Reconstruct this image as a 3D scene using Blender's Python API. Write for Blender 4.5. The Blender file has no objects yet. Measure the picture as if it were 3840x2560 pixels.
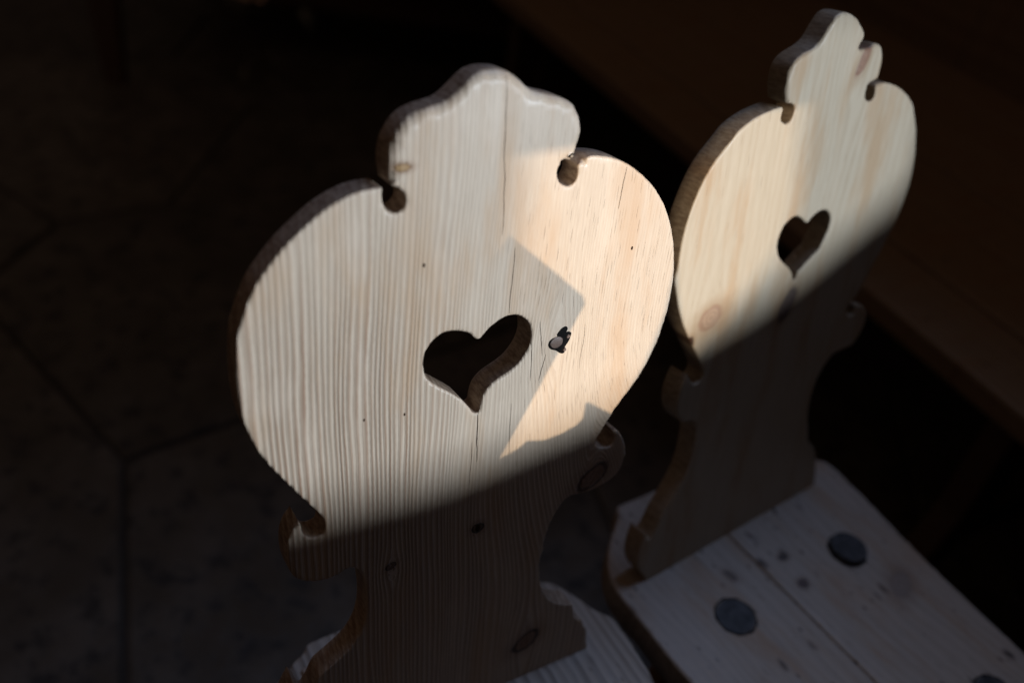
import bpy, bmesh, math, random
from mathutils import Vector, Matrix, noise
from mathutils.geometry import delaunay_2d_cdt
random.seed(7)
C = bpy.context.scene.collection
sc = bpy.context.scene

# ------------------------------------------------------------------ camera
cam_d = bpy.data.cameras.new("camera"); cam = bpy.data.objects.new("camera", cam_d); C.objects.link(cam)
cam.matrix_world = Matrix.Translation((0, 0, 1.14193)) @ Matrix.Rotation(0.91606943, 4, 'X') @ Matrix.Rotation(0.19422167, 4, 'Z')
cam_d.sensor_width = 36; cam_d.lens = 31.765; cam_d.clip_start = 0.02; cam_d.clip_end = 100
cam_d.dof.use_dof = True; cam_d.dof.focus_distance = 0.615; cam_d.dof.aperture_fstop = 2.6
sc.camera = cam
# ------------------------------------------------------------------ world and lamps
w = bpy.data.worlds.new("World"); sc.world = w; w.use_nodes = True
w.node_tree.nodes['Background'].inputs[0].default_value = (1.0, 0.68, 0.50, 1)
w.node_tree.nodes['Background'].inputs[1].default_value = 0.047
def lamp(name, loc, target, size, power, col, shape='DISK', size_y=None, spread=180):
    l = bpy.data.lights.new(name, 'AREA'); l.shape = shape; l.size = size
    if size_y: l.size_y = size_y
    l.energy = power; l.color = col; l.spread = math.radians(spread)
    o = bpy.data.objects.new(name, l); C.objects.link(o); o.location = loc
    o.rotation_euler = (Vector(target)-Vector(loc)).to_track_quat('-Z', 'Y').to_euler()
    return o
lamp('low_sun_lamp', (2.729, -4.5905, 2.5042), (.14, .53, .75), .032, 6.6, (1, .80, .585), spread=30)
lamp('daylight_window_lamp', (4.5168, -1.6098, 1.8748), (.14, .53, .75), .155, 12.6, (.80, .915, 1.05), spread=40)
lamp('blue_skylight_lamp', (.50, 1.15, 2.40), (-.02, .30, .45), .80, .66, (.42, .60, 1.0), 'RECTANGLE', .80, spread=48)
sc.view_settings.view_transform = 'Standard'; sc.view_settings.look = 'None'
sc.view_settings.exposure = 0; sc.view_settings.gamma = 1

# ------------------------------------------------------------------ traced outlines (metres in the plane of each board)
O1=[(0.128,0.001),(0.1247,0.011),(0.1241,0.0238),(0.1199,0.0299),(0.1174,0.0377),(0.1095,0.045),(0.1058,0.0566),(0.1046,0.0626),(0.0998,0.0652),(0.0926,0.0684),(0.0835,0.075),(0.078,0.0808),(0.0739,0.0892),(0.07,0.0974),(0.0681,0.1056),(0.0661,0.1209),(0.0668,0.1304),(0.0686,0.1376),(0.0678,0.1406),(0.0705,0.1572),(0.0748,0.1683),(0.0802,0.1777),(0.0871,0.1832),(0.0969,0.1827),(0.1109,0.1817),(0.1184,0.1838),(0.1267,0.1865),(0.1327,0.1905),(0.1365,0.1966),(0.1387,0.2045),(0.1382,0.2125),(0.1355,0.2211),(0.1309,0.2295),(0.1271,0.2338),(0.1243,0.2351),(0.1222,0.2343),(0.1246,0.2282),(0.1235,0.2228),(0.1199,0.2204),(0.1147,0.221),(0.1099,0.2235),(0.107,0.2266),(0.1073,0.2312),(0.11,0.2351),(0.112,0.2392),(0.1164,0.2456),(0.1189,0.2504),(0.1231,0.2566),(0.1257,0.2602),(0.13,0.2657),(0.1342,0.2712),(0.1308,0.2656),(0.1443,0.2832),(0.1531,0.3036),(0.159,0.3279),(0.1596,0.3524),(0.1577,0.3704),(0.1537,0.3866),(0.1467,0.4043),(0.1367,0.4203),(0.1241,0.4332),(0.1088,0.4446),(0.0965,0.4506),(0.0849,0.4541),(0.0739,0.4549),(0.068,0.4523),(0.065,0.4494),(0.0657,0.4447),(0.0635,0.439),(0.0583,0.4372),(0.0527,0.4403),(0.0503,0.4464),(0.0515,0.4515),(0.0566,0.4534),(0.0612,0.4524),(0.0622,0.4546),(0.0647,0.4592),(0.0663,0.4642),(0.0662,0.4724),(0.0649,0.4788),(0.0617,0.4852),(0.0567,0.4898),(0.0492,0.4927),(0.0411,0.4948),(0.0347,0.4961),(0.0297,0.4976),(0.0253,0.5005),(0.0209,0.5045),(0.0159,0.5079),(0.0105,0.5105),(0.0038,0.5112),(-0.0033,0.5112),(-0.0089,0.5097),(-0.0132,0.5066),(-0.0175,0.5024),(-0.0224,0.4983),(-0.0266,0.4953),(-0.0322,0.4937),(-0.0389,0.4928),(-0.045,0.4911),(-0.0504,0.4882),(-0.0546,0.4841),(-0.0581,0.4788),(-0.0605,0.4734),(-0.0616,0.4679),(-0.0619,0.4622),(-0.0613,0.4563),(-0.0599,0.452),(-0.0561,0.4505),(-0.0528,0.4475),(-0.0509,0.4424),(-0.0524,0.4378),(-0.0568,0.4353),(-0.0617,0.4368),(-0.0648,0.4406),(-0.066,0.4456),(-0.0655,0.4512),(-0.0725,0.4517),(-0.0808,0.4506),(-0.0879,0.4484),(-0.0949,0.4452),(-0.102,0.4415),(-0.109,0.4361),(-0.116,0.4307),(-0.1231,0.4248),(-0.1291,0.418),(-0.1351,0.4113),(-0.14,0.4049),(-0.1445,0.396),(-0.148,0.3868),(-0.1505,0.3773),(-0.1514,0.3795),(-0.1531,0.3663),(-0.154,0.3525),(-0.1544,0.3382),(-0.1533,0.3247),(-0.1506,0.3118),(-0.1464,0.2989),(-0.1396,0.2847),(-0.1321,0.2729),(-0.1275,0.265),(-0.1227,0.257),(-0.1178,0.2499),(-0.1128,0.242),(-0.1094,0.2369),(-0.1075,0.2323),(-0.1068,0.228),(-0.1074,0.2243),(-0.1086,0.2213),(-0.1115,0.2201),(-0.1147,0.2202),(-0.1178,0.2214),(-0.1208,0.2243),(-0.1225,0.2278),(-0.1228,0.2318),(-0.1232,0.2348),(-0.124,0.2365),(-0.1256,0.2348),(-0.128,0.2324),(-0.1305,0.228),(-0.1322,0.223),(-0.1331,0.2177),(-0.1333,0.2104),(-0.1328,0.2026),(-0.1314,0.1956),(-0.1281,0.1897),(-0.1228,0.1856),(-0.1168,0.183),(-0.1107,0.1813),(-0.1041,0.1809),(-0.0982,0.1822),(-0.0938,0.1846),(-0.0904,0.1847),(-0.0865,0.1825),(-0.0836,0.1785),(-0.0817,0.1739),(-0.0808,0.1634),(-0.0799,0.1547),(-0.0798,0.1435),(-0.0804,0.1366),(-0.0814,0.131),(-0.0838,0.1228),(-0.0871,0.1162),(-0.0919,0.1097),(-0.0982,0.1046),(-0.1045,0.1002),(-0.1129,0.0955),(-0.1165,0.0926),(-0.119,0.0876)]
H1=[(-0.0003,0.3414),(-0.0026,0.3429),(-0.0045,0.3455),(-0.0071,0.3479),(-0.0096,0.3491),(-0.0139,0.3501),(-0.0193,0.3516),(-0.0235,0.3519),(-0.0276,0.3509),(-0.0317,0.3484),(-0.0351,0.3447),(-0.0374,0.3403),(-0.0385,0.3357),(-0.0385,0.3307),(-0.0377,0.3262),(-0.0365,0.3224),(-0.0346,0.3191),(-0.0309,0.3156),(-0.026,0.3117),(-0.021,0.3078),(-0.0159,0.3036),(-0.0107,0.2992),(-0.0066,0.2941),(-0.0032,0.2891),(-0.0011,0.2858),(0.0019,0.2843),(0.0038,0.2855),(0.0042,0.2891),(0.0052,0.2949),(0.007,0.2992),(0.0097,0.3025),(0.0134,0.3056),(0.0185,0.3079),(0.0249,0.3107),(0.0307,0.3139),(0.035,0.3189),(0.0386,0.324),(0.0407,0.33),(0.0411,0.3364),(0.0401,0.3418),(0.0373,0.3471),(0.0324,0.3515),(0.0284,0.3533),(0.0238,0.3542),(0.0194,0.3537),(0.0151,0.3521),(0.0108,0.3496),(0.0072,0.347),(0.0042,0.3439),(0.0019,0.3416)]
O2=[(0.1306,-0.0034),(0.1238,0.0259),(0.1106,0.0584),(0.0918,0.0758),(0.0862,0.0933),(0.0808,0.1044),(0.077,0.1211),(0.0766,0.1375),(0.0786,0.1515),(0.083,0.1634),(0.0897,0.1732),(0.0995,0.179),(0.1148,0.1796),(0.1306,0.1795),(0.1384,0.1867),(0.1422,0.1952),(0.1444,0.2041),(0.1426,0.2129),(0.1358,0.2224),(0.1276,0.2275),(0.1198,0.2296),(0.1167,0.2288),(0.1185,0.222),(0.1135,0.2194),(0.1061,0.2232),(0.1032,0.2286),(0.1048,0.2332),(0.109,0.2354),(0.1164,0.2424),(0.1248,0.2559),(0.1338,0.2757),(0.1438,0.2929),(0.1527,0.3123),(0.1577,0.3322),(0.1587,0.3525),(0.156,0.373),(0.149,0.3936),(0.1398,0.4101),(0.1294,0.4258),(0.1218,0.4326),(0.1109,0.4399),(0.0976,0.4462),(0.0853,0.4504),(0.074,0.4531),(0.0659,0.4535),(0.0614,0.4523),(0.0597,0.4499),(0.0609,0.4464),(0.0606,0.4424),(0.0578,0.4396),(0.0528,0.4399),(0.0485,0.4433),(0.0468,0.4475),(0.0472,0.4514),(0.0497,0.4547),(0.0531,0.4557),(0.0579,0.456),(0.0608,0.4574),(0.0612,0.4621),(0.0611,0.4694),(0.0602,0.476),(0.0578,0.4817),(0.0543,0.4853),(0.0491,0.4873),(0.0439,0.4872),(0.0401,0.4849),(0.0319,0.4843),(0.0254,0.4844),(0.0234,0.4869),(0.0253,0.4915),(0.0269,0.4945),(0.0263,0.4976),(0.022,0.5021),(0.0154,0.5072),(0.0084,0.5113),(0.0001,0.5143),(-0.0072,0.5152),(-0.013,0.5145),(-0.0166,0.5125),(-0.0197,0.5092),(-0.0226,0.5055),(-0.0255,0.5017),(-0.0288,0.4965),(-0.0326,0.4928),(-0.0384,0.4904),(-0.0453,0.4885),(-0.0528,0.4862),(-0.0575,0.4831),(-0.0611,0.479),(-0.0623,0.4751),(-0.0628,0.4701),(-0.0625,0.465),(-0.0611,0.4586),(-0.0591,0.4537),(-0.0585,0.4521),(-0.0562,0.4511),(-0.0529,0.4512),(-0.0488,0.4491),(-0.0468,0.4463),(-0.0469,0.4428),(-0.0479,0.4389),(-0.0504,0.436),(-0.0548,0.4353),(-0.0586,0.4368),(-0.0613,0.4393),(-0.062,0.4426),(-0.0613,0.4457),(-0.0616,0.4482),(-0.0639,0.4497),(-0.0696,0.4496),(-0.0775,0.4485),(-0.0851,0.4471),(-0.0926,0.4453),(-0.0999,0.4428),(-0.1069,0.4396),(-0.1119,0.4369),(-0.1158,0.4325),(-0.1233,0.4259),(-0.1323,0.4184),(-0.141,0.4074),(-0.1471,0.3942),(-0.1528,0.3791),(-0.1555,0.3649),(-0.1568,0.3483),(-0.1561,0.3344),(-0.1578,0.3275),(-0.1549,0.3179),(-0.1497,0.303),(-0.1426,0.2871),(-0.1355,0.2756),(-0.1266,0.2614),(-0.1162,0.2472),(-0.1087,0.2358),(-0.1036,0.2269),(-0.1035,0.2207),(-0.1072,0.2167),(-0.1137,0.2169),(-0.1198,0.2221),(-0.1221,0.227),(-0.1241,0.2297),(-0.1275,0.2257),(-0.1304,0.2186),(-0.1323,0.2089),(-0.132,0.1993),(-0.1284,0.1885),(-0.1231,0.1811),(-0.1158,0.1766),(-0.1064,0.1752),(-0.102,0.1719),(-0.0999,0.1599),(-0.1003,0.1671),(-0.0987,0.153),(-0.0997,0.1351),(-0.1011,0.1217),(-0.1054,0.1094),(-0.1138,0.0964),(-0.1236,0.0841),(-0.13,0.0749),(-0.1326,0.0663),(-0.1356,0.0603),(-0.1398,0.0537),(-0.1447,0.0512),(-0.1488,0.0521),(-0.1523,0.0488),(-0.1532,0.038),(-0.1484,0.0238),(-0.1397,0.0119),(-0.1303,0.0048)]
H2=[(0.0023,0.3409),(-0.0008,0.3428),(-0.0041,0.3453),(-0.0087,0.3486),(-0.0134,0.3504),(-0.0184,0.3508),(-0.0234,0.3493),(-0.0274,0.347),(-0.031,0.3431),(-0.0329,0.338),(-0.0336,0.3325),(-0.0331,0.3268),(-0.0314,0.3217),(-0.0277,0.316),(-0.022,0.3108),(-0.0147,0.3052),(-0.0084,0.3007),(-0.0043,0.2967),(-0.0014,0.292),(0.0009,0.2874),(0.0027,0.2842),(0.0033,0.2863),(0.0041,0.2896),(0.0049,0.2929),(0.0078,0.2952),(0.0125,0.2985),(0.0186,0.3026),(0.0248,0.3061),(0.0302,0.3098),(0.0329,0.3152),(0.0355,0.3205),(0.0379,0.3264),(0.0387,0.3326),(0.038,0.3375),(0.0358,0.3419),(0.0309,0.3462),(0.026,0.3486),(0.0204,0.349),(0.0157,0.3478),(0.0107,0.3456),(0.0065,0.3431),(0.0043,0.3412)]
S1 = [(0.0,.104),(-.0417,.1039),(-.0881,.103),(-.0918,.1028),(-.0945,.1018),(-.0968,.1003),(-.0989,.0977),(-.101,.0951),(-.1065,.0927),(-.111,.0898),(-.1179,.0846),(-.1234,.0817),(-.1296,.0766),(-.145,.062),(-.158,.044),(-.167,.025),(-.172,.005),(-.174,-.03),(-.176,-.12),(-.177,-.24),(-.174,-.268),(-.163,-.283),(-.14,-.288),(.11,-.288),(.13,-.283),(.140,-.27),(.143,-.24),(.151,-.16),(.158,-.1),(.1654,-.0545),(.1667,-.0437),(.1676,-.0295),(.1685,-.0149),(.1692,0),(.1687,.009),(.1679,.0162),(.166,.0205),(.1625,.0251),(.1578,.0296),(.1548,.0354),(.1512,.0445),(.1472,.0534),(.1432,.0623),(.1377,.0704),(.1316,.0761),(.1248,.0794),(.118,.083),(.111,.09),(.104,.097),(.095,.102),(.085,.104)]
S2 = [(0,.0815),(-.05,.084),(-.0965,.0868),(-.1,.083),(-.1064,.0746),(-.1154,.0683),(-.1341,.0568),(-.1508,.0415),(-.1617,.0271),(-.169,.0114),(-.1709,-.0068),(-.1712,-.0317),(-.174,-.0594),(-.1753,-.0825),(-.1754,-.1015),(-.174,-.2),(-.172,-.27),(-.166,-.292),(-.145,-.302),(.1,-.302),(.125,-.298),(.134,-.285),(.1404,-.2516),(.1433,-.2179),(.1475,-.1728),(.153,-.1227),(.1593,-.0894),(.1655,-.0539),(.1702,-.0229),(.1732,-.0029),(.1729,.015),(.1653,.0257),(.155,.0395),(.141,.052),(.125,.062),(.112,.069),(.104,.077),(.095,.0815)]

def clean(P, dmin=.0012):
    out = []
    for p in P:
        if out and (Vector(p)-Vector(out[-1])).length < dmin: continue
        out.append(p)
    ch = True
    while ch:
        ch = False
        for i in range(len(out)):
            a, b, c = Vector(out[i-1]), Vector(out[i]), Vector(out[(i+1) % len(out)])
            if (b-a).angle(c-b, 0) > math.radians(128): out.pop(i); ch = True; break
    return out
def smooth_loop(P, step=.0016, corner=78):
    """Catmull-Rom through the points, sharp corners kept."""
    n = len(P); V = [Vector(p) for p in P]
    ang = [abs((V[i]-V[i-1]).angle(V[(i+1) % n]-V[i], 0)) for i in range(n)]
    cor = [a > math.radians(corner) for a in ang]
    # light smoothing of hand-traced jitter away from corners
    W = [v.copy() for v in V]
    for i in range(n):
        if ang[i] < math.radians(26): W[i] = V[i]*.6+(V[i-1]+V[(i+1) % n])*.2
    V = W; out = []
    for i in range(n):
        p0, p1, p2, p3 = V[i-1], V[i], V[(i+1) % n], V[(i+2) % n]
        m1 = (p2-p0)*.5; m2 = (p3-p1)*.5; L = (p2-p1).length
        if cor[i]: m1 = p2-p1
        if cor[(i+1) % n]: m2 = p2-p1
        if m1.length > L: m1 = m1*(L/m1.length)
        if m2.length > L: m2 = m2*(L/m2.length)
        k = max(1, int(round(L/step)))
        for j in range(k):
            t = j/k
            out.append(p1*(2*t**3-3*t*t+1)+m1*(t**3-2*t*t+t)+p2*(-2*t**3+3*t*t)+m2*(t**3-t*t))
    return out
def area(P): return .5*sum(P[i-1].x*P[i].y-P[i].x*P[i-1].y for i in range(len(P)))
def inside(q, P):
    r = False; n = len(P); j = n-1
    for i in range(n):
        a, b = P[i], P[j]
        if (a.y > q.y) != (b.y > q.y) and q.x < (b.x-a.x)*(q.y-a.y)/(b.y-a.y)+a.x: r = not r
        j = i
    return r
def normals(P):
    n = len(P); N = []
    for i in range(n):
        t = (P[(i+1) % n]-P[i]).normalized()+(P[i]-P[i-1]).normalized()
        if t.length < 1e-6: t = P[(i+1) % n]-P[i]
        t.normalize(); N.append(Vector((-t.y, t.x)))
    return N
def plate(name, outline, holes, t, rfun, grainfun, mat, parent=None, grid=.004, wob=.0, loc=(0, 0, 0), rot=(0, 0, 0), back_r=.002):
    """A sawn board: front face at z=0 facing +z, sides worn round with radius rfun(x, y), back at z=-t."""
    loops = []
    L0 = smooth_loop(clean(outline)); 
    if area(L0) < 0: L0.reverse()
    loops.append(L0)
    for h in holes:
        H = smooth_loop(clean(h), .0012)
        if area(H) > 0: H.reverse()
        loops.append(H)
    verts = []; faces = []; fr = []; bk = []
    for P in loops:
        N = normals(P); n = len(P); rings = []
        prof = []
        for i, p in enumerate(P):
            r = rfun(p.x, p.y)
            r *= 1+.45*noise.noise(Vector((p.x*160, p.y*160, 3.3)))
            jig = wob*noise.noise(Vector((p.x*260, p.y*260, 9.1)))
            col = []
            for k in range(5):
                a = k/4*math.pi/2
                col.append((r*(1-math.sin(a))+jig, -r*(1-math.cos(a))))
            jm = wob*1.5*noise.noise(Vector((p.x*330, p.y*330, 5.1)))
            col.append((jm, -t*.5))
            for k in range(3):
                a = k/2*math.pi/2
                col.append((back_r*(1-math.cos(a))+jig*.5, -t+back_r*(1-math.sin(a))))
            prof.append(col)
        for k in range(len(prof[0])):
            ring = []
            for i, p in enumerate(P):
                q = p+N[i]*prof[i][k][0]
                ring.append(len(verts)); verts.append((q.x, q.y, prof[i][k][1]))
            rings.append(ring)
        for a, b in zip(rings, rings[1:]):
            for i in range(n):
                j = (i+1) % n
                faces.append((a[i], b[i], b[j], a[j]))
        fr.append(rings[0]); bk.append(rings[-1])
    nside = len(faces)
    for which, rl in (('f', fr), ('b', bk)):
        pts = []; idx = []; edges = []
        for ring in rl:
            s = len(pts)
            for v in ring: pts.append(Vector(verts[v][:2])); idx.append(v)
            m = len(ring); edges += [(s+i, s+(i+1) % m) for i in range(m)]
        poly = [[Vector(verts[v][:2]) for v in ring] for ring in rl]
        xs = [p.x for p in poly[0]]; ys = [p.y for p in poly[0]]
        g = grid if which == 'f' else .02
        y = min(ys)+g*.5; row = 0
        while y < max(ys):
            x = min(xs)+(g*.5 if row % 2 else 0)
            while x < max(xs):
                q = Vector((x, y))
                if inside(q, poly[0]) and not any(inside(q, h) for h in poly[1:]):
                    pts.append(q); idx.append(None)
                x += g
            y += g*.87; row += 1
        vo, eo, fo, ov, oe, of = delaunay_2d_cdt(pts, edges, [], 0, 1e-7)
        zc = 0 if which == 'f' else -t
        mp = []
        for i, v in enumerate(vo):
            src = [s for s in ov[i]] if ov[i] else []
            real = [idx[s] for s in src if s < len(idx) and idx[s] is not None]
            if real: mp.append(real[0])
            else: mp.append(len(verts)); verts.append((v.x, v.y, zc))
        for f in fo:
            c = sum((Vector(vo[k]) for k in f), Vector((0, 0)))/len(f)
            if inside(c, poly[0]) and not any(inside(c, h) for h in poly[1:]):
                ff = [mp[k] for k in f]
                if len(set(ff)) < 3: continue
                faces.append(ff if which == 'f' else ff[::-1])
    me = bpy.data.meshes.new(name); me.from_pydata(verts, [], faces); me.update()
    at = me.attributes.new('grain', 'FLOAT_VECTOR', 'POINT')
    for i, v in enumerate(me.vertices): at.data[i].vector = grainfun(v.co.x, v.co.y, v.co.z)
    me.polygons.foreach_set('use_smooth', [True]*len(me.polygons))
    me.validate()
    o = bpy.data.objects.new(name, me); C.objects.link(o); me.materials.append(mat)
    o.location = loc; o.rotation_euler = rot; o.parent = parent
    return o

# ------------------------------------------------------------------ materials
def newmat(name):
    m = bpy.data.materials.new(name); m.use_nodes = True
    return m, m.node_tree.nodes, m.node_tree.links, m.node_tree.nodes['Principled BSDF']
def ramp(N, stops, interp='LINEAR'):
    r = N.new('ShaderNodeValToRGB'); e = r.color_ramp.elements; r.color_ramp.interpolation = interp
    while len(e) < len(stops): e.new(.5)
    for k, (p, c) in enumerate(stops):
        e[k].position = p; e[k].color = (c, c, c, 1) if not isinstance(c, tuple) else (*c, 1)
    return r
class G:
    """tiny node helper"""
    def __init__(s, N, L): s.N, s.L = N, L
    def put(s, sock, v):
        if hasattr(v, 'is_linked') or isinstance(v, bpy.types.NodeSocket): s.L.new(v, sock)
        else: sock.default_value = v
    def m(s, op, a, b=0., c=None, clamp=False):
        n = s.N.new('ShaderNodeMath'); n.operation = op; n.use_clamp = clamp
        s.put(n.inputs[0], a); s.put(n.inputs[1], b)
        if c is not None: s.put(n.inputs[2], c)
        return n.outputs[0]
    def mix(s, f, a, b, mode='MIX'):
        n = s.N.new('ShaderNodeMix'); n.data_type = 'RGBA'; n.blend_type = mode; n.clamp_factor = True
        s.put(n.inputs[0], f); s.put(n.inputs[6], a); s.put(n.inputs[7], b); return n.outputs[2]
    def noise(s, vec, scale, detail=3, rough=.5, dim='3D'):
        n = s.N.new('ShaderNodeTexNoise'); n.noise_dimensions = dim
        s.put(n.inputs['Vector'], vec); n.inputs['Scale'].default_value = scale
        n.inputs['Detail'].default_value = detail; n.inputs['Roughness'].default_value = rough; return n.outputs['Fac']
    def comb(s, x, y, z=0.):
        n = s.N.new('ShaderNodeCombineXYZ'); s.put(n.inputs[0], x); s.put(n.inputs[1], y); s.put(n.inputs[2], z); return n.outputs[0]
    def sep(s, v):
        n = s.N.new('ShaderNodeSeparateXYZ'); s.L.new(v, n.inputs[0]); return n.outputs
    def rng(s, v, a, b, c=0., d=1., smooth=True):
        n = s.N.new('ShaderNodeMapRange'); n.interpolation_type = 'SMOOTHSTEP' if smooth else 'LINEAR'
        s.put(n.inputs[0], v); n.inputs[1].default_value = a; n.inputs[2].default_value = b
        n.inputs[3].default_value = c; n.inputs[4].default_value = d; return n.outputs[0]

def wood(name, early, late, knots=(), cracks=(), ticks=0., tick_u=None, stain=.35, rough=.42, bump=.00035, depth_scale=60., spots=0., contrast=1., seed=0., saw=.5, holes=()):
    m, N, L, B = newmat(name); g = G(N, L)
    at = N.new('ShaderNodeAttribute'); at.attribute_name = 'grain'
    ph, v, con = g.sep(at.outputs['Vector'])
    tc = N.new('ShaderNodeTexCoord'); ob = tc.outputs['Object']; ox, oy, oz = g.sep(ob)
    info = N.new('ShaderNodeObjectInfo')
    # slow wander of the growth rings
    nz = g.noise(g.comb(g.m('MULTIPLY', ph, .22), g.m('MULTIPLY', v, 7.), seed), 1., 2)
    nz2 = g.noise(g.comb(g.m('MULTIPLY', ph, 1.1), g.m('MULTIPLY', v, 26.), seed+4), 1., 2)
    p2 = g.m('ADD', ph, g.m('ADD', g.m('MULTIPLY', g.m('SUBTRACT', nz, .5), 1.1), g.m('MULTIPLY', g.m('SUBTRACT', nz2, .5), .30)))
    p2 = g.m('ADD', p2, g.m('MULTIPLY', oz, depth_scale))
    fr = g.m('FRACT', g.m('ADD', p2, 200.))
    r = ramp(N, [(0, 0.), (.24, .06), (.50, .55), (.74, 1.), (.88, .9), (1, 0.)], 'EASE'); L.new(fr, r.inputs[0])
    late_m = r.outputs[0]
    wn = N.new('ShaderNodeTexWhiteNoise'); wn.noise_dimensions = '1D'; L.new(g.m('FLOOR', g.m('ADD', p2, 200.)), wn.inputs['W'])
    streak = g.noise(g.comb(g.m('MULTIPLY', ph, .8), g.m('MULTIPLY', v, 3.), seed+9), 1., 3)
    amt = g.m('MULTIPLY', g.m('MULTIPLY', con, contrast), g.m('MULTIPLY', g.rng(wn.outputs[0], 0, 1, .55, 1.1, False), g.rng(streak, .25, .7, .55, 1.1)))
    f_late = g.m('MULTIPLY', late_m, amt, clamp=True)
    fib = g.noise(g.comb(g.m('MULTIPLY', ox, 1500.), g.m('MULTIPLY', oy, 45.), g.m('MULTIPLY', oz, 900.)), 1., 3, .6)
    col = g.mix(f_late, (*early, 1), (*late, 1))
    # fibre and broad tint
    col = g.mix(g.rng(fib, .25, .8, 0, .28, False), col, tuple([x*.62 for x in late]+[1]))
    tint = g.noise(g.comb(g.m('MULTIPLY', ox, 30.), g.m('MULTIPLY', oy, 6.), seed+20), 1., 4, .6)
    col = g.mix(g.rng(tint, .46, .68, 0, stain), col, (early[0]*.82, early[1]*.67, early[2]*.54, 1))
    tint2 = g.noise(g.comb(g.m('MULTIPLY', ox, 40.), g.m('MULTIPLY', oy, 11.), seed+31), 1., 4, .6)
    col = g.mix(g.rng(tint2, .5, .75, 0, .35), col, (min(1, early[0]*1.12), min(1, early[1]*1.12), min(1, early[2]*1.15), 1))
    height = g.m('ADD', g.m('MULTIPLY', late_m, g.m('MULTIPLY', con, 1.)), g.m('MULTIPLY', fib, .16))
    # dark elongated ticks
    if ticks > 0:
        vo = N.new('ShaderNodeTexVoronoi'); vo.feature = 'F1'
        L.new(g.comb(g.m('MULTIPLY', ph, .9), g.m('MULTIPLY', v, 62.), seed+2), vo.inputs['Vector']); vo.inputs['Scale'].default_value = 1.
        vx = g.sep(vo.outputs['Position'])
        dx = g.m('ABSOLUTE', g.m('SUBTRACT', g.m('MULTIPLY', ph, .9), vx[0])); dy = g.m('ABSOLUTE', g.m('SUBTRACT', g.m('MULTIPLY', v, 62.), vx[1]))
        msk = g.m('MULTIPLY', g.rng(dx, .015, .055, 1, 0), g.rng(dy, .10, .40, 1, 0))
        cs = g.sep(vo.outputs['Color'])
        msk = g.m('MULTIPLY', msk, g.rng(cs[0], .55, 1., 0, ticks))
        if tick_u: msk = g.m('MULTIPLY', msk, g.rng(ox, tick_u[0], tick_u[1], 0.08, 1))
        col = g.mix(msk, col, (.16, .085, .045, 1)); height = g.m('SUBTRACT', height, g.m('MULTIPLY', msk, .6))
    if spots > 0:
        for sc_, thr, sd in ((55., .17, 0.), (120., .15, 7.)):
            vo = N.new('ShaderNodeTexVoronoi'); vo.feature = 'F1'
            wx = g.noise(ob, 60., 2)
            L.new(g.comb(g.m('ADD', g.m('MULTIPLY', ox, sc_), g.m('MULTIPLY', wx, .5)), g.m('MULTIPLY', oy, sc_*.45), sd+seed), vo.inputs['Vector']); vo.inputs['Scale'].default_value = 1.
            cs = g.sep(vo.outputs['Color'])
            msk = g.m('MULTIPLY', g.rng(vo.outputs['Distance'], thr*.35, thr*1.5, 1, 0), g.rng(cs[1], .35, .85, 0, spots))
            col = g.mix(msk, col, (.07, .045, .035, 1)); height = g.m('SUBTRACT', height, msk)
    for (u0, u1, v0, v1, wd) in cracks:
        t = g.m('DIVIDE', g.m('SUBTRACT', oy, v0), (v1-v0))
        cx = g.m('ADD', g.m('MULTIPLY', t, u1-u0), u0)
        wv = g.noise(g.comb(g.m('MULTIPLY', oy, 1.), u0*50, 0.), 45., 2)
        cx = g.m('ADD', cx, g.m('MULTIPLY', g.m('SUBTRACT', wv, .5), .0022))
        dd = g.m('ABSOLUTE', g.m('SUBTRACT', ox, cx))
        wvar = g.rng(g.noise(g.comb(oy, u0*9, 4.), 90., 1), .35, .65, .5, 1.2)
        msk = g.m('MULTIPLY', g.rng(g.m('DIVIDE', dd, wvar), wd*.35, wd, 1, 0), g.m('MULTIPLY', g.rng(t, 0, .08), g.rng(t, .92, 1, 1, 0)))
        col = g.mix(g.m('MULTIPLY', msk, .85), col, (.09, .05, .03, 1)); height = g.m('SUBTRACT', height, msk)
    for (kx, ky, ra, rb, ang, kcol, kring, kdark) in knots:
        ca, sa = math.cos(ang), math.sin(ang)
        dx = g.m('SUBTRACT', ox, kx); dy = g.m('SUBTRACT', oy, ky)
        a = g.m('DIVIDE', g.m('ADD', g.m('MULTIPLY', dx, ca), g.m('MULTIPLY', dy, sa)), ra)
        b = g.m('DIVIDE', g.m('SUBTRACT', g.m('MULTIPLY', dy, ca), g.m('MULTIPLY', dx, sa)), rb)
        d = g.m('SQRT', g.m('ADD', g.m('MULTIPLY', a, a), g.m('MULTIPLY', b, b)))
        wob = g.noise(g.comb(g.m('MULTIPLY', a, 1.3), g.m('MULTIPLY', b, 1.3), kx*90), 1., 2)
        d = g.m('ADD', d, g.m('MULTIPLY', g.m('SUBTRACT', wob, .5), .55))
        halo = g.rng(d, 1.0, 2.6, .45, 0)
        col = g.mix(halo, col, (late[0]*.9, late[1]*.8, late[2]*.7, 1))
        ringn = g.m('MULTIPLY', g.m('ADD', g.m('SINE', g.m('MULTIPLY', d, 17.)), 1.), .5)
        kc = g.mix(g.m('MULTIPLY', ringn, .5), (*kcol, 1), tuple([x*.55 for x in kcol]+[1]))
        col = g.mix(g.rng(d, .92, 1.06, 1, 0), col, kc)
        rim = g.m('MULTIPLY', g.rng(d, .78, .95), g.rng(d, 1.02, 1.3, 1, 0))
        col = g.mix(g.m('MULTIPLY', rim, kdark), col, (*kring, 1))
        height = g.m('SUBTRACT', height, g.m('MULTIPLY', rim, .7))
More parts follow.
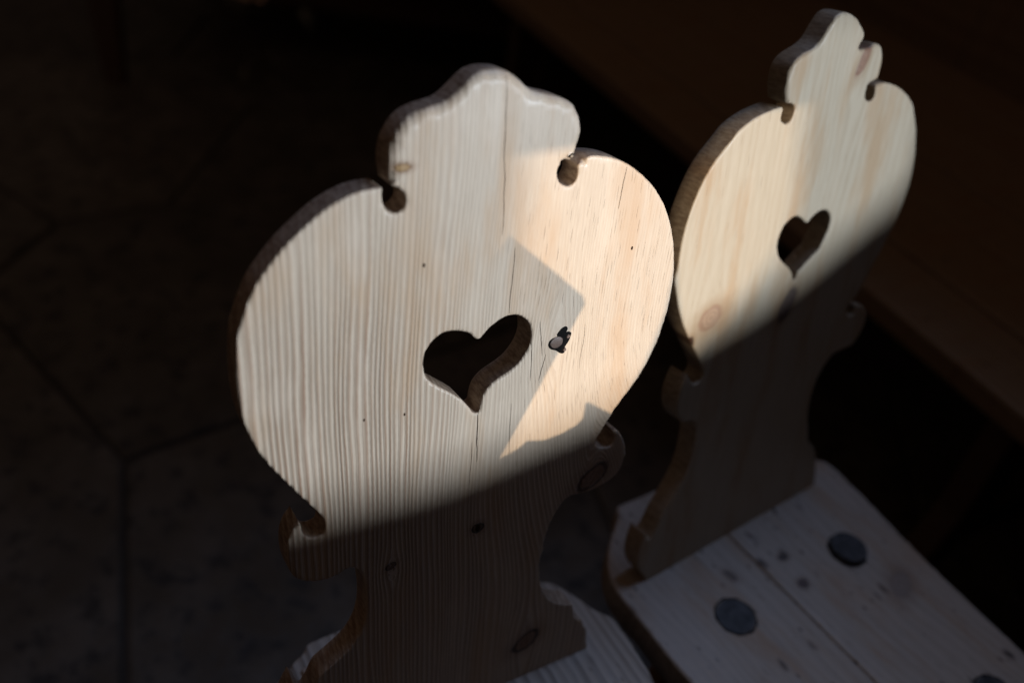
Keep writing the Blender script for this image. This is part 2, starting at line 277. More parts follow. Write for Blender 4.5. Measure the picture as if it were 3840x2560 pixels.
    for (hx, hy, hr) in holes:
        dx = g.m('SUBTRACT', ox, hx); dy = g.m('MULTIPLY', g.m('SUBTRACT', oy, hy), .6)
        d = g.m('SQRT', g.m('ADD', g.m('MULTIPLY', dx, dx), g.m('MULTIPLY', dy, dy)))
        msk = g.rng(d, hr*.4, hr, 1, 0); col = g.mix(g.m('MULTIPLY', msk, .9), col, (.06, .03, .03, 1))
    # sawn sides: greyer, scored across
    ge = N.new('ShaderNodeNewGeometry'); 
    vt = N.new('ShaderNodeVectorTransform'); vt.vector_type = 'NORMAL'; vt.convert_from = 'WORLD'; vt.convert_to = 'OBJECT'
    L.new(ge.outputs['True Normal'], vt.inputs[0]); nx, ny, nzz = g.sep(vt.outputs[0])
    side = g.rng(g.m('ABSOLUTE', nzz), .25, .6, 1, 0)
    sawn = g.noise(g.comb(g.m('MULTIPLY', ox, 420.), g.m('MULTIPLY', oy, 420.), g.m('MULTIPLY', oz, 140.)), 1., 4, .7)
    col = g.mix(g.m('MULTIPLY', side, g.rng(sawn, .35, .7, .0, .75)), col, (late[0]*.55, late[1]*.55, late[2]*.6, 1))
    height = g.m('ADD', g.m('MULTIPLY', height, g.m('SUBTRACT', 1., g.m('MULTIPLY', side, .8))), g.m('MULTIPLY', g.m('MULTIPLY', side, saw), sawn))
    col = g.mix(g.m('MULTIPLY', side, .22), col, (late[0]*.40, late[1]*.38, late[2]*.36, 1))
    L.new(col, B.inputs['Base Color'])
    rr = g.m('ADD', g.m('MULTIPLY', g.m('SUBTRACT', 1., late_m), .10), g.rng(tint, .3, .7, rough-.06, rough+.08))
    L.new(rr, B.inputs['Roughness']); B.inputs['Specular IOR Level'].default_value = .42
    bp = N.new('ShaderNodeBump'); bp.inputs['Strength'].default_value = 1.; bp.inputs['Distance'].default_value = bump
    L.new(height, bp.inputs['Height']); L.new(bp.outputs[0], B.inputs['Normal'])
    return m

def simple(name, col, rough=.6, nscale=60., amt=.35, bump=.0004, col2=None, spec=.4):
    m, N, L, B = newmat(name); g = G(N, L); tc = N.new('ShaderNodeTexCoord')
    f = g.noise(tc.outputs['Object'], nscale, 5, .6)
    c2 = col2 or tuple(x*.5 for x in col)
    L.new(g.mix(g.rng(f, .35, .7, 0, amt), (*col, 1), (*c2, 1)), B.inputs['Base Color'])
    B.inputs['Roughness'].default_value = rough; B.inputs['Specular IOR Level'].default_value = spec
    bp = N.new('ShaderNodeBump'); bp.inputs['Distance'].default_value = bump; L.new(f, bp.inputs['Height']); L.new(bp.outputs[0], B.inputs['Normal'])
    return m

# ------------------------------------------------------------------ object helpers
def empty(name, loc, rz=0., label=None, cat=None, group=None, kind=None):
    o = bpy.data.objects.new(name, None); C.objects.link(o); o.location = loc; o.rotation_euler = (0, 0, rz); o.empty_display_size = .1
    tag(o, label, cat, group, kind); return o
def tag(o, label=None, cat=None, group=None, kind=None):
    for k, v in (('label', label), ('category', cat), ('group', group), ('kind', kind)):
        if v: o[k] = v
    return o
def mesh(name, verts, faces, mat, parent=None, loc=(0, 0, 0), rot=(0, 0, 0), smooth=False, bevel=0., seg=2):
    me = bpy.data.meshes.new(name); me.from_pydata([tuple(v) for v in verts], [], faces); me.update()
    if bevel:
        bm = bmesh.new(); bm.from_mesh(me)
        bmesh.ops.bevel(bm, geom=list(bm.edges), offset=bevel, segments=seg, affect='EDGES', profile=.5, clamp_overlap=True)
        bm.to_mesh(me); bm.free()
    bm = bmesh.new(); bm.from_mesh(me); bmesh.ops.recalc_face_normals(bm, faces=bm.faces); bm.to_mesh(me); bm.free()
    if smooth: me.polygons.foreach_set('use_smooth', [True]*len(me.polygons))
    me.materials.append(mat); o = bpy.data.objects.new(name, me); C.objects.link(o)
    o.location = loc; o.rotation_euler = rot; o.parent = parent
    return o
def box(name, x0, x1, y0, y1, z0, z1, mat, parent=None, bevel=.003, grain=None, **k):
    v = [(x, y, z) for x in (x0, x1) for y in (y0, y1) for z in (z0, z1)]
    f = [(0, 1, 3, 2), (4, 6, 7, 5), (0, 4, 5, 1), (2, 3, 7, 6), (0, 2, 6, 4), (1, 5, 7, 3)]
    o = mesh(name, v, f, mat, parent, bevel=bevel, **k)
    if grain:
        at = o.data.attributes.new('grain', 'FLOAT_VECTOR', 'POINT')
        for i, q in enumerate(o.data.vertices): at.data[i].vector = grain(q.co.x, q.co.y, q.co.z)
    return o
def taper(name, p0, p1, r0, r1, mat, parent, n=14, rings=6, lump=.03):
    """round tapered stick from p0 to p1"""
    p0, p1 = Vector(p0), Vector(p1); ax = (p1-p0).normalized(); a = ax.orthogonal().normalized(); b = ax.cross(a)
    vs = []; fs = []
    for k in range(rings+1):
        t = k/rings; r = r0+(r1-r0)*t; c = p0+(p1-p0)*t
        for i in range(n):
            th = 2*math.pi*i/n; rr = r*(1+lump*math.sin(2*th+p0.x*40)+lump*.6*math.sin(5*th)); vs.append(c+(a*math.cos(th)+b*math.sin(th))*rr)
    for k in range(rings):
        for i in range(n):
            j = (i+1) % n; fs.append((k*n+i, k*n+j, (k+1)*n+j, (k+1)*n+i))
    fs.append(tuple(range(n))[::-1]); fs.append(tuple(range(rings*n, rings*n+n)))
    return mesh(name, vs, fs, mat, parent, smooth=False)

# ------------------------------------------------------------------ grain fields
def sst(x, a, b):
    t = max(0, min(1, (x-a)/(b-a))); return t*t*(3-2*t)
def cum(table):
    us = [table[0][0]+(table[-1][0]-table[0][0])*i/400 for i in range(401)]; ph = [0]
    def per(u):
        for (a, pa), (b, pb) in zip(table, table[1:]):
            if u <= b: return pa+(pb-pa)*(u-a)/(b-a)
        return table[-1][1]
    for i in range(1, 401): ph.append(ph[-1]+(us[i]-us[i-1])/(per(.5*(us[i]+us[i-1]))*math.exp(.85*noise.noise(Vector((us[i]*120, 3.7, 1.2)))))) 
    def f(u):
        x = (u-us[0])/(us[-1]-us[0])*400
        if x < 0: return x/400*(us[-1]-us[0])/per(us[0])
        i = min(399, int(x)); return ph[i]+(ph[i+1]-ph[i])*(x-i)
    return f
def bulge(u, v, ks):
    du = 0
    for kx, ky, R, A in ks:
        dx, dy = u-kx, v-ky; r2 = (dx/R)**2+(dy/(R*1.7))**2
        if r2 < 12: du -= A*math.exp(-r2*.8)*dx/math.sqrt(dx*dx+(.35*R)**2)
    return u+du
phi1 = cum([(-.2, .0046), (-.14, .0044), (-.085, .0042), (-.05, .0037), (0, .0030), (.03, .0024), (.1, .0022), (.2, .0026)])
K1 = [(.063, .326, .017, .0088), (.0074, .1827, .005, .0022), (.108, .197, .024, .015), (.0601, .042, .018, .0095), (-.060, .170, .008, .005)]
def grain1(x, y, z):
    u = bulge(x, y, K1)
    s = sst(y, .33, .10)
    if u > 0: u = u*(1-.46*s)
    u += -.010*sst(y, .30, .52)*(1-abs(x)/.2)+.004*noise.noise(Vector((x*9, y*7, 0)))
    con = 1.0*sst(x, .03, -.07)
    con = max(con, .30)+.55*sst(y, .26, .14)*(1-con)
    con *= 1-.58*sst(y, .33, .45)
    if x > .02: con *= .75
    return (phi1(u), y, con)
phi2 = cum([(-.2, .011), (0, .0085), (.2, .011)])
K2 = [(-.1068, .2796, .02, .012), (-.0007, .2626, .018, .010), (.033, .475, .026, .018)]
def grain2(x, y, z):
    u = bulge(x, y, K2); u += .012*noise.noise(Vector((x*8+4, y*4, 2)))
    return (phi2(u), y, .14+.22*max(0, noise.noise(Vector((x*11, y*6, 5)))))
phi3 = cum([(-.2, .0105), (.2, .0085)])
def grainS1(x, y, z): return (phi3(x+.03*y+.006*noise.noise(Vector((x*8, y*5, 6)))), y, .95)
def grainS2(x, y, z): return (phi2(x*.8+.02*noise.noise(Vector((x*6, y*3, 8)))), y, .35)
def grainP(x, y, z): return (y/.012+2*noise.noise(Vector((x*1.5, y*9, z*4))), x*.5, .6)
def grainStrip(x, y, z): return (y/.006, x, .5)

EARLY, LATE = (.71, .578, .44), (.32, .175, .105)
CRACKS = [(.0137, .0099, .4115, .508, .0005), (.0222, .0226, .356, .402, .0005), (.0033, .0024, .2437, .2835, .0007), (.1005, .1029, .4167, .445, .0005), (.043, .040, .300, .345, .0004), (.0500, .0470, .318, .345, .0004), (.0495, .0530, .298, .318, .0004), (-.0020, -.0005, .225, .262, .0003), (.030, .028, .24, .285, .0003), (.083, .085, .30, .335, .0003)]
PITS = [(-.0395, .4005, .0011), (.1165, .3865, .0011), (-.079, .302, .0009), (-.0515, .2985, .0009)]
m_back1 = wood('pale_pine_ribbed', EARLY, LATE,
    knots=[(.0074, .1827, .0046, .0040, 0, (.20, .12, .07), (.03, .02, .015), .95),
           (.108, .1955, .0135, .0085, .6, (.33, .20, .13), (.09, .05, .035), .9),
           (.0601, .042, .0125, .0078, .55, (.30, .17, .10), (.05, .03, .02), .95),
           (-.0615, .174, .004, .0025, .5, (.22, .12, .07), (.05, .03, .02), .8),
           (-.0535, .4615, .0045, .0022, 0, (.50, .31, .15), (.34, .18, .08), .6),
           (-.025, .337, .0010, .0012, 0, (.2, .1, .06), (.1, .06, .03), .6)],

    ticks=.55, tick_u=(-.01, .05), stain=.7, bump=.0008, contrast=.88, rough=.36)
m_back2 = wood('pale_pine_smooth', (.52, .435, .32), (.34, .23, .135),
    knots=[(-.1068, .2796, .0125, .0095, .3, (.40, .27, .18), (.28, .16, .10), .6),
           (-.0007, .2626, .0085, .016, -.35, (.17, .12, .10), (.10, .07, .06), .6),
           (.033, .476, .0055, .014, -.45, (.30, .17, .11), (.24, .13, .08), .3),
           (-.128, .262, .004, .005, 0, (.1, .05, .03), (.05, .03, .02), .8)],
    stain=.9, ticks=.3, bump=.00025, rough=.40, depth_scale=45, seed=3.)
m_seat1 = wood('grey_ribbed_seat_wood', (.56, .49, .42), (.22, .17, .135), stain=.2, bump=.0006, spots=.5, seed=5., rough=.45)
m_seat2 = wood('worn_seat_wood', (.52, .45, .39), (.30, .225, .175), stain=.9, bump=.0002, spots=1., ticks=.5, seed=8., rough=.46,
    knots=[(.098, -.137, .017, .010, .5, (.34, .27, .23), (.24, .18, .15), .3), (.005, -.083, .006, .005, 0, (.15, .1, .09), (.08, .06, .05), .7),
           (.012, -.05, .005, .004, 0, (.12, .09, .08), (.06, .05, .045), .8), (-.055, -.038, .004, .007, .3, (.2, .15, .12), (.1, .08, .07), .4)])
m_end = simple('dark_end_grain', (.066, .064, .070), .50, 110., .9, .0010, (.014, .013, .014))
m_peg = simple('grey_peg_wood', (.10, .09, .09), .5, 300., .4, .0002)
m_leg = wood('old_brown_pine', (.30, .17, .09), (.15, .075, .035), stain=.4, rough=.5)
m_brown = wood('brown_stained_pine', (.33, .215, .125), (.18, .11, .06), stain=.6, rough=.5, bump=.0004, depth_scale=20., spots=.9)
m_dark = wood('dark_table_wood', (.12, .060, .036), (.06, .03, .018), stain=.4, rough=.5)
m_resin = simple('black_resin', (.006, .005, .0045), .75, 400., .4, .0003, spec=.08)
m_knot = simple('grey_knot_wood', (.16, .105, .08), .5, 330., .6, .0005, (.11, .07, .055))
def floor_mat():
    m, N, L, B = newmat('worn_floor_stone'); g = G(N, L); tc = N.new('ShaderNodeTexCoord'); ob = tc.outputs['Object']
    info = N.new('ShaderNodeObjectInfo')
    a = g.noise(ob, 7., 5, .6); b = g.noise(ob, 22., 5, .7); c = g.noise(ob, 150., 3, .6)
    col = g.mix(g.rng(a, .35, .68), (.078, .064, .050, 1), (.13, .112, .094, 1))
    col = g.mix(g.rng(b, .50, .64, 0, .9), col, (.032, .028, .026, 1))
    col = g.mix(g.rng(c, .5, .8, 0, .3), col, (.05, .045, .04, 1))
    hs = N.new('ShaderNodeHueSaturation'); L.new(col, hs.inputs['Color']); L.new(g.m('ADD', g.m('MULTIPLY', info.outputs['Random'], .45), .78), hs.inputs['Value'])
    L.new(hs.outputs[0], B.inputs['Base Color']); L.new(g.rng(b, .4, .7, .34, .62), B.inputs['Roughness'])
    bp = N.new('ShaderNodeBump'); bp.inputs['Distance'].default_value = .004; L.new(g.m('ADD', a, g.m('MULTIPLY', b, -.5)), bp.inputs['Height']); L.new(bp.outputs[0], B.inputs['Normal'])
    return m
m_floor = floor_mat()
m_joint = simple('dark_joint_sand', (.072, .060, .050), .9, 90.)
m_plaster = simple('plain_plaster', (.20, .18, .16), .9, 20., .3)
m_linen = simple('linen', (.3, .27, .23), .9, 200., .3)

# ------------------------------------------------------------------ setting: stone floor
fl = mesh('floor', [(-6, -2.2, -.006), (5, -2.2, -.006), (5, 9, -.006), (-6, 9, -.006)], [(0, 1, 2, 3)], m_joint)
tag(fl, 'dark grey floor of irregular stone slabs', None, None, 'structure')
def clip(poly, p, n):
    out = []
    for i in range(len(poly)):
        a, b = poly[i-1], poly[i]; da, db = (a-p).dot(n), (b-p).dot(n)
        if da <= 0: out.append(a)
        if da*db < 0: out.append(a+(b-a)*(da/(da-db)))
    return out
node = Vector((-.583, .979)); seeds = [node+Vector((math.cos(math.radians(t)), math.sin(math.radians(t))))*0.38 for t in (15.4, 72.6, 214.6)]
gx = -2.9
while gx < 3.6:
    gy = .1
    while gy < 6.6:
        q = Vector((gx+random.uniform(-.1, .1)+(.32 if int((gy+.1)/.66) % 2 else 0), gy+random.uniform(-.1, .1)))
        if all((q-s).length > .50 for s in seeds[:3]): seeds.append(q)
        gy += .66
    gx += .68
for i, s in enumerate(seeds):
    poly = [s+Vector(c) for c in ((-.8, -.8), (.8, -.8), (.8, .8), (-.8, .8))]
    for j, t in enumerate(seeds):
        if i != j and (t-s).length < 1.6:
            d = (t-s); poly = clip(poly, s+d*.5-d.normalized()*.0035, d.normalized())
            if len(poly) < 3: break
    if len(poly) < 3: continue
    # camera could see this slab?
    if s.y < .2: continue
    n = len(poly); h = random.uniform(-.0015, .0015); b = .006
    cen = sum(poly, Vector((0, 0)))/n
    inner = [p+(cen-p).normalized()*b for p in poly]
    vs = [(p.x-s.x, p.y-s.y, -.014) for p in poly]+[(p.x-s.x, p.y-s.y, -.004+h) for p in poly]+[(p.x-s.x, p.y-s.y, h) for p in inner]
    fs = [tuple(range(2*n, 3*n))]+[(k, (k+1) % n, n+(k+1) % n, n+k) for k in range(n)]+[(n+k, n+(k+1) % n, 2*n+(k+1) % n, 2*n+k) for k in range(n)]
    mesh('slab', vs, fs, m_floor, fl, loc=(s.x, s.y, 0))

# ------------------------------------------------------------------ the two carved chairs
TAU = .184664; T = .0200
def build_chair(label, loc, yaw, O, H, So, mb, ms, gb, gs, rtop, planks, strip_y, tenons, pegx):
    t = empty('carved_chair', (loc[0], loc[1], 0), yaw, label, 'chair', 'wooden chairs with heart cut-outs in their backs')
    def rf(x, y):
        r = .0017
        if y > .452 and abs(x) < .07: r = rtop
        elif y > .25: r = .0019
        if y < .12: r = .0012
        return r
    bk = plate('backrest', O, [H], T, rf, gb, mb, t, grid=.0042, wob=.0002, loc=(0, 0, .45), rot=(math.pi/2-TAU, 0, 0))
    # seat of one or two planks
    for (a, b) in planks:
        P = clean(So); V = [Vector(p) for p in P]
        if a is not None: V = clip(V, Vector(a[0]), Vector(a[1]))
        pl = plate('seat_plank', [tuple(v) for v in V], [], .034, lambda x, y: .0035, gs, ms, t, grid=.012, wob=.0006, loc=(0, 0, .45), back_r=.004)
    # strip let into the seat behind the back board, with its peg
    st = box('tenon_strip', -.108, .108, strip_y-.053, strip_y, .448, .4535, m_strip, t, bevel=.0012, grain=grainStrip)
    for px, py in pegx:
        taper('peg', (px, py, .452), (px, py, .4550), .0042, .0038, m_peg, st, n=12, rings=1)
    for k, (x, y, rise, r) in enumerate(tenons):
        sx = -1 if x < 0 else 1; sy = 1 if y > -.15 else -1
        taper('leg', (x+sx*.085, y+sy*.09, 0), (x+sx*.006, y+sy*.006, .418), .015, .022, m_leg, t, n=8)
        tn = taper('leg_tenon', (x, y, .43), (x, y, .45+rise), r, r*.97, m_end, t, n=36, rings=3, lump=.012)
        rg = []
        for i in range(28):
            th = 2*math.pi*i/28; w1 = 1+.05*math.sin(3*th+x*70)+.03*math.sin(7*th)
            rg.append((math.cos(th)*r*.99, math.sin(th)*r*.99)); 
        vs = [(x+p[0], y+p[1], .4504) for p in rg]+[(x+p[0]*(1.09+.03*math.sin(2.1*i+x*60)), y+p[1]*(1.09+.03*math.sin(2.1*i+x*60)), .4502) for i, p in enumerate(rg)]
        mesh('tenon_gap', vs, [(i, (i+1) % 28, 28+(i+1) % 28, 28+i) for i in range(28)], m_resin, t)
    return t, bk
m_strip = wood('pinkish_strip_wood', (.50, .39, .31), (.33, .22, .17), stain=.2, rough=.45, bump=.0003)
foot1 = [(-.1225, .078), (-.1265, .074), (-.1295, .0785), (-.131, .088), (-.1345, .0935), (-.140, .085), (-.147, .068), (-.151, .05), (-.1515, .035), (-.147, .0205), (-.138, .009), (-.128, -.003), (.128, -.003)]
O1b = [p for p in O1 if p[1] > .0865 or p[0] > 0][1:]
O1b = [(.128, .001)]+O1b+foot1
O2b = [(.1295, -.003)]+[p for p in O2[1:] if not (p[0] < -.12 and p[1] < .066)]+[(-.1360, .059), (-.1400, .0555), (-.1435, .0560), (-.1455, .0625), (-.1480, .0655), (-.1515, .057), (-.1535, .043), (-.1525, .030), (-.1480, .0185), (-.1400, .0095), (-.1303, -.003)]
c1, bk1 = build_chair('front carved chair, ribbed pale pine back with heart hole, sunlit on its right half', (.015423, .408379), .630083,
    O1b, H1, S1, m_back1, m_seat1, grain1, grainS1, .0062, [(None, None)], .079, [(-.088, -.075, .001, .0185), (.083, -.08, .001, .0185), (.075, -.235, .001, .0185), (-.085, -.235, .001, .0185)], [(-.0915, .0725), (.09, .0725)])
c2, bk2 = build_chair('rear carved chair with smooth pine back and dark round tenons in its spotted seat', (.271269, .662555), .751923,
    O2b, H2, S2, m_back2, m_seat2, grain2, grainS2, .0035, [(((-.02005, -.1), (1, -.03)), 0), (((-.0196, -.1), (-1, .03)), 0)], .0575, [(-.087, -.074, .0005, .0195), (.082, -.08, .0070, .0195), (.069, -.262, .001, .0195), (-.085, -.235, .001, .0195)], [(-.0695, .0525), (.085, .0525)])
# knot with its resin pocket in the ribbed back
RES = [(0.068, 0.3368), (0.0647, 0.3359), (0.0613, 0.332), (0.0619, 0.3300), (0.0580, 0.3295), (0.0556, 0.3279), (0.0549, 0.3248), (0.0570, 0.3215), (0.0622, 0.3192), (0.0653, 0.3164), (0.0682, 0.3157), (0.0697, 0.3181), (0.0690, 0.3205), (0.0715, 0.3237), (0.0732, 0.3281), (0.0732, 0.3307), (0.0706, 0.3323), (0.0689, 0.332), (0.0698, 0.3348)]
KD = [(.0615+.0052*math.cos(t*.4488)*(1+.03*math.sin(t*2)), .3257+.0047*math.sin(t*.4488)) for t in range(14)]
for nm, P, zz, mt in (('resin_pocket', RES, .00025, m_resin), ('knot', KD, .00045, m_knot)):
    V = smooth_loop(P, .0008); V = V if area(V) > 0 else V[::-1]; n = len(V); c = sum(V, Vector((0, 0)))/n
    vs = [(p.x, p.y, -.001) for p in V]+[(p.x, p.y, zz*.4) for p in V]+[(c.x+(p.x-c.x)*.88, c.y+(p.y-c.y)*.88, zz) for p in V]+[(c.x, c.y, zz*.8)]
    fs = [(i, (i+1) % n, n+(i+1) % n, n+i) for i in range(n)]+[(n+i, n+(i+1) % n, 2*n+(i+1) % n, 2*n+i) for i in range(n)]+[(2*n+i, 2*n+(i+1) % n, 3*n) for i in range(n)]
    mesh(nm, vs, fs, mt, bk1, smooth=True)
for (x, y, r) in ((.0707, .3285, .0016), (.0688, .3185, .0014)):
    taper('knot_bead', (x, y, 0), (x, y, .0008), r, r*.8, m_knot, bk1, n=10, rings=1)

m_crack = simple('dark_crack', (.05, .028, .018), .9, 100., .1, .0001, spec=0.)
def crack(u0, u1, v0, v1, wd, par):
    n = 16; vs = []
    for k in range(n+1):
        t = k/n; y = v0+(v1-v0)*t
        x = u0+(u1-u0)*t+.0011*noise.noise(Vector((u0*70, y*55, 1)))+.0003*noise.noise(Vector((u0*70, y*300, 4)))
        wv = wd*.62*math.sin(math.pi*(t*.92+.04))**.5*(.7+.5*noise.noise(Vector((u0*90, y*140, 7))))
        vs += [(x-wv, y, .00012), (x+wv, y, .00012)]
    mesh('crack', vs, [(2*k, 2*k+1, 2*k+3, 2*k+2) for k in range(n)], m_crack, par)
for c in CRACKS: crack(*c, bk1)
for (x, y, r) in PITS+[(.0074, .1827, .0026)]:
    mesh('worm_hole', [(x+r*math.cos(a*.7)*.8, y+r*1.3*math.sin(a*.7), .00012) for a in range(9)], [tuple(range(9))], m_crack, bk1)
for (x, y, r) in ((-.0052, .311, .0012), (-.0123, .3043, .0011)):
    mesh('worm_hole', [(x+r*math.cos(a*.7)*.8, y+r*1.3*math.sin(a*.7), .00012) for a in range(9)], [tuple(range(9))], m_crack, bk2)

# ------------------------------------------------------------------ long bench behind, running along the room
n57 = Vector((.5446, -.8387, 0)); q57 = Vector((.8387, .5446, 0)); YB = math.atan2(n57.y, n57.x)
e0 = Vector((.26667, 1.50174, 0)); off = e0.dot(q57)         # front lower edge of the bench top
bench = empty('long_bench', (q57*off)[:], YB, 'long brown plank bench running diagonally behind the rear chair', 'bench')
# local x runs along n57, local y along q57
yy = 0
for k, wd in enumerate((.150, .165, .160, .17, .18, .17)):
    box('plank', -4.6, 1.15, yy+.0025, yy+wd-.0025, .440+(.002 if k % 2 else 0), .478+(.0015 if k % 2 else 0), m_brown, bench, bevel=.006, grain=grainP); yy += wd
def trestle(x):
    for y0, lean in ((.10, -.05), (.78, .05)):
        v = [(x-.022, y0-.045, .44), (x+.022, y0-.045, .44), (x+.022, y0+.05, .44), (x-.022, y0+.05, .44),
             (x-.022, y0-.05+lean, 0), (x+.022, y0-.05+lean, 0), (x+.022, y0+.01+lean, 0), (x-.022, y0+.01+lean, 0),
             (x-.022, y0-.015+lean*.5, .24), (x+.022, y0-.015+lean*.5, .24), (x+.022, y0+.045+lean*.5, .24), (x-.022, y0+.045+lean*.5, .24)]
        f = [(0, 1, 2, 3), (4, 7, 6, 5)]
        for a, b in ((0, 8), (8, 4)):
            for i in range(4): f.append((a+i, b+i, b+(i+1) % 4, a+(i+1) % 4))
        mesh('leg', v, f, m_dark, bench, bevel=.004)
    box('cross_rail', x-.016, x+.016, .08, .80, .17, .23, m_dark, bench, grain=grainP)
X0 = -(Vector((.60, .93, 0)).dot(-n57))
trestle(X0); trestle(X0-1.5); trestle(X0-3.0)

# ------------------------------------------------------------------ dark table at the far left, only its splayed legs in the frame
tb = empty('far_table', (-.75, 3.0, 0), .15, 'dark far table with splayed reddish legs at the top left', 'table')
for sx, lx, ly, tx, ty in ((0, -.57, -.62, -.72, -.28), (0, .32, .28, .40, .30), (0, -.62, .5, -.5, .5), (0, .62, -.55, .5, -.3)):
    v = []
    for (cx, cy, z, a, b) in ((lx, ly, 0, .026, .02), (tx, ty, .72, .075, .03)):
        v += [(cx-a, cy-b, z), (cx+a, cy-b, z), (cx+a, cy+b, z), (cx-a, cy+b, z)]
    mesh('leg', v, [(0, 3, 2, 1), (4, 5, 6, 7)]+[(i, (i+1) % 4, 4+(i+1) % 4, 4+i) for i in range(4)], m_dark, tb, bevel=.004)
box('tabletop', -.85, .9, -.45, .75, .72, .76, m_dark, tb, grain=grainP)
box('shelf_board', -.5, .55, -.28, .5, .16, .19, m_dark, tb, grain=grainP)

# ------------------------------------------------------------------ rest of the room shell
for nm, x0, x1, y0, y1, z0, z1 in (('back_wall', -6, 5, 7.0, 7.15, -.01, 2.6),):
    tag(box(nm, x0, x1, y0, y1, z0, z1, m_plaster, bevel=0), None, None, None, 'structure')
rw = box('bench_wall', -7.5, 1.12, .998, 1.06, -.01, 2.6, m_brown, bevel=0, loc=(q57*off)[:], rot=(0, 0, YB), grain=grainP)
tag(rw, None, None, None, 'structure')

# ------------------------------------------------------------------ behind the camera: added light-mask wall, table, added sun blockers
OW = Vector((.7936, -.4764, 0))
def wallpt(s, z, d=0.): return OW+q57*s+Vector((0, 0, z))+n57*d
SUN_CUT = [(-.300, 1.2530), (-.300, 1.2079), (-.300, 1.06), (-.185, 1.06), (-.166, 1.092), (-.156, 1.112), (-.1475, 1.145), (-.1455, 1.19), (-.147, 1.2578)]  # openings cut to the outline of the light wanted on the backs
SUN_CUT2 = [(-.134, 1.258), (-.131, 1.19), (-.121, 1.15), (-.106, 1.11), (-.09, 1.085), (0, 1.10), (.02, 1.16), (.02, 1.258)]
COOL_CUT = [(.470, 1.19), (.475, 1.034), (.5187, 1.0315), (.5787, 1.0300), (.6172, 1.0345), (.6527, 1.0405), (.72, 1.051), (.7954, 1.059), (.85, 1.070), (.8951, 1.084), (.9321, 1.099), (.9617, 1.110), (1.01, 1.128), (1.01, 1.19), (.96, 1.235), (.92, 1.256), (.85, 1.250), (.80, 1.216), (.70, 1.216), (.66, 1.243), (.575, 1.243), (.53, 1.222)]
def holed_wall(name, rect, holes, mat, d):
    pts = []; edges = []; polys = []
    for P in [rect]+holes:
        s = len(pts); m = len(P); pts += [Vector(p) for p in P]; edges += [(s+i, s+(i+1) % m) for i in range(m)]; polys.append([Vector(p) for p in P])
    vo, eo, fo, *_ = delaunay_2d_cdt(pts, edges, [], 0, 1e-7)
    fs = []
    for f in fo:
        c = sum((Vector(vo[k]) for k in f), Vector((0, 0)))/len(f)
        if not any(inside(c, h) for h in polys[1:]): fs.append(tuple(f))
    vs = [wallpt(v.x, v.y) for v in vo]+[wallpt(v.x, v.y, d) for v in vo]; n = len(vo)
    fa = list(fs)+[tuple(k+n for k in f[::-1]) for f in fs]
    for P0, m in zip([0]+[0], [0, 0]): pass
    s = 0
    for P in [rect]+holes:
        m = len(P)
        for i in range(m): fa.append((s+i, s+(i+1) % m, n+s+(i+1) % m, n+s+i))
        s += m
    return mesh(name, vs, fa, mat)
wl = holed_wall('light_mask_wall', [(-4, -.02), (3, -.02), (3, 2.6), (-4, 2.6)], [SUN_CUT, SUN_CUT2, COOL_CUT], m_plaster, .012)  # unseen wall added to mask both lamps to patches on the chairs
tag(wl, None, None, None, 'structure')
EDGE_MASK = [(-.2948, 1.90), (-.2948, 1.8113), (-.2907, 1.7923), (-.2847, 1.7698), (-.2888, 1.7529), (-.3055, 1.7365), (-.323, 1.7242), (-.3325, 1.7175), (-.352, 1.70), (-.352, .9), (.29, .9), (.29, 1.9)]  # added unseen panel, gives the rear chair's sun patch a soft edge
k = len(EDGE_MASK); vs = [wallpt(s, z, 2.0+dd) for dd in (0, .02) for s, z in EDGE_MASK]
mesh('sun_edge_mask', vs, [tuple(range(k)), tuple(range(k, 2*k))[::-1]]+[(i, (i+1) % k, k+(i+1) % k, k+i) for i in range(k)], m_plaster, wl)
EDGE_MASK = [(-.85, 1.95), (-.85, 1.5), (-.4150, 1.5), (-.4150, 1.95)]; k = 4; vs = [wallpt(s, z, 2.0+dd) for dd in (0, .02) for s, z in EDGE_MASK]  # second added panel, softens the left edge of the front sun patch
mesh('sun_edge_mask', vs, [tuple(range(k)), tuple(range(k, 2*k))[::-1]]+[(i, (i+1) % k, k+(i+1) % k, k+i) for i in range(k)], m_plaster, wl)
vs = [wallpt(s, z, d) for s in (.30, .34) for d in (.013, 3) for z in (-.02, 2.6)]  # added unseen fin, keeps each lamp's beam to its own opening
fs = [(0, 1, 3, 2), (4, 6, 7, 5), (0, 4, 5, 1), (2, 3, 7, 6), (0, 2, 6, 4), (1, 5, 7, 3)]
fn = mesh('beam_divider_wall', vs, fs, m_plaster)
tag(fn, None, None, None, 'structure')
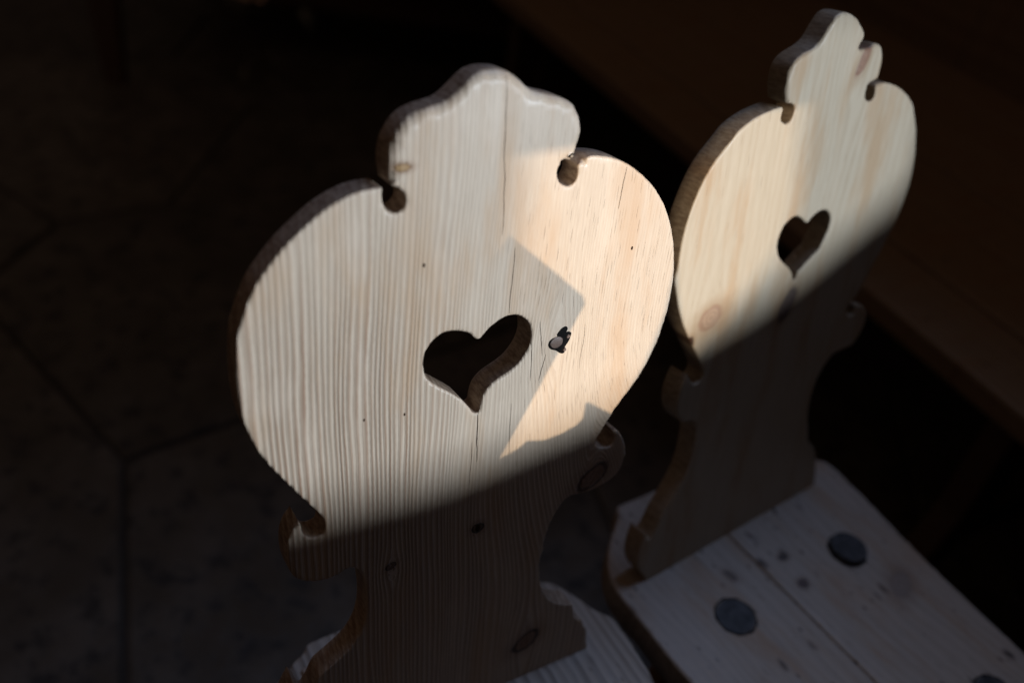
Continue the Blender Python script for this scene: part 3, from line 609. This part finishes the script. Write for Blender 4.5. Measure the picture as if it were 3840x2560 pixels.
ft = empty('dining_table', (.14+n57.x*.45, .53+n57.y*.45, 0), YB, 'dining table in front of the two chairs, outside the picture', 'table')
for k in range(4): box('tabletop_plank', .0+k*.16, .157+k*.16, -.42, .50, .715, .75, m_dark, ft, grain=grainP)
for x, y in ((.07, -.36), (.57, -.36), (.07, .44), (.57, .44)): box('leg', x-.03, x+.03, y-.03, y+.03, 0, .715, m_dark, ft)
hn = Vector((.45122, -.89241, 0)); hq = Vector((.89241, .45122, 0)); oo = Vector((.38817, .03917, 0))
card = [(-.20, .7505), (-.160, .7505), (-.1376, .8585), (-.0905, .957), (-.0862, .9665), (-.0885, .9715), (-.143, 1.0185), (-.200, .94)]  # made-up board, outlined to cast the sharp corner in the sun patch
vs = [oo+hq*s+Vector((0, 0, z))+hn*d for d in (0, .006) for s, z in card]; m = len(card)
cd = mesh('sun_blocker_board', vs, [tuple(range(m)), tuple(range(m, 2*m))[::-1]]+[(i, (i+1) % m, m+(i+1) % m, m+i) for i in range(m)], m_dark)
tag(cd, 'added unseen wooden board on the dining table, its corner shaped to block the sun', 'board')
prof = [(-.185, .752), (-.18, .83), (-.1548, .8563), (-.1376, .8585), (-.1235, .8635), (-.1175, .8683), (-.1039, .8654), (-.0905, .8674), (-.079, .8717), (-.0745, .8762), (-.0745, .8882), (-.072, .8885), (-.063, .8821), (-.0489, .8726), (-.02, .862), (.01, .85), (.035, .83), (.04, .752)]  # made-up hump, profiled to cast the lower shadow of the sun patch
vs = []; R = (-.03, -.018, -.008, 0, .008, .018, .03)
for d in R:
    for s, z in prof:
        k = 1-(abs(d)/.03)**2*.9; vs.append(oo+hq*s+hn*d+Vector((0, 0, .751+(z-.751)*k)))
m = len(prof); fs = [(a*m+i, a*m+i+1, (a+1)*m+i+1, (a+1)*m+i) for a in range(len(R)-1) for i in range(m-1)]+[tuple(a*m for a in range(len(R))), tuple(a*m+m-1 for a in range(len(R)))[::-1]]
nk = mesh('sun_blocker_hump', vs, fs, m_linen); tag(nk, 'added unseen linen napkin with one pointed corner on the dining table', 'shadow_hump')
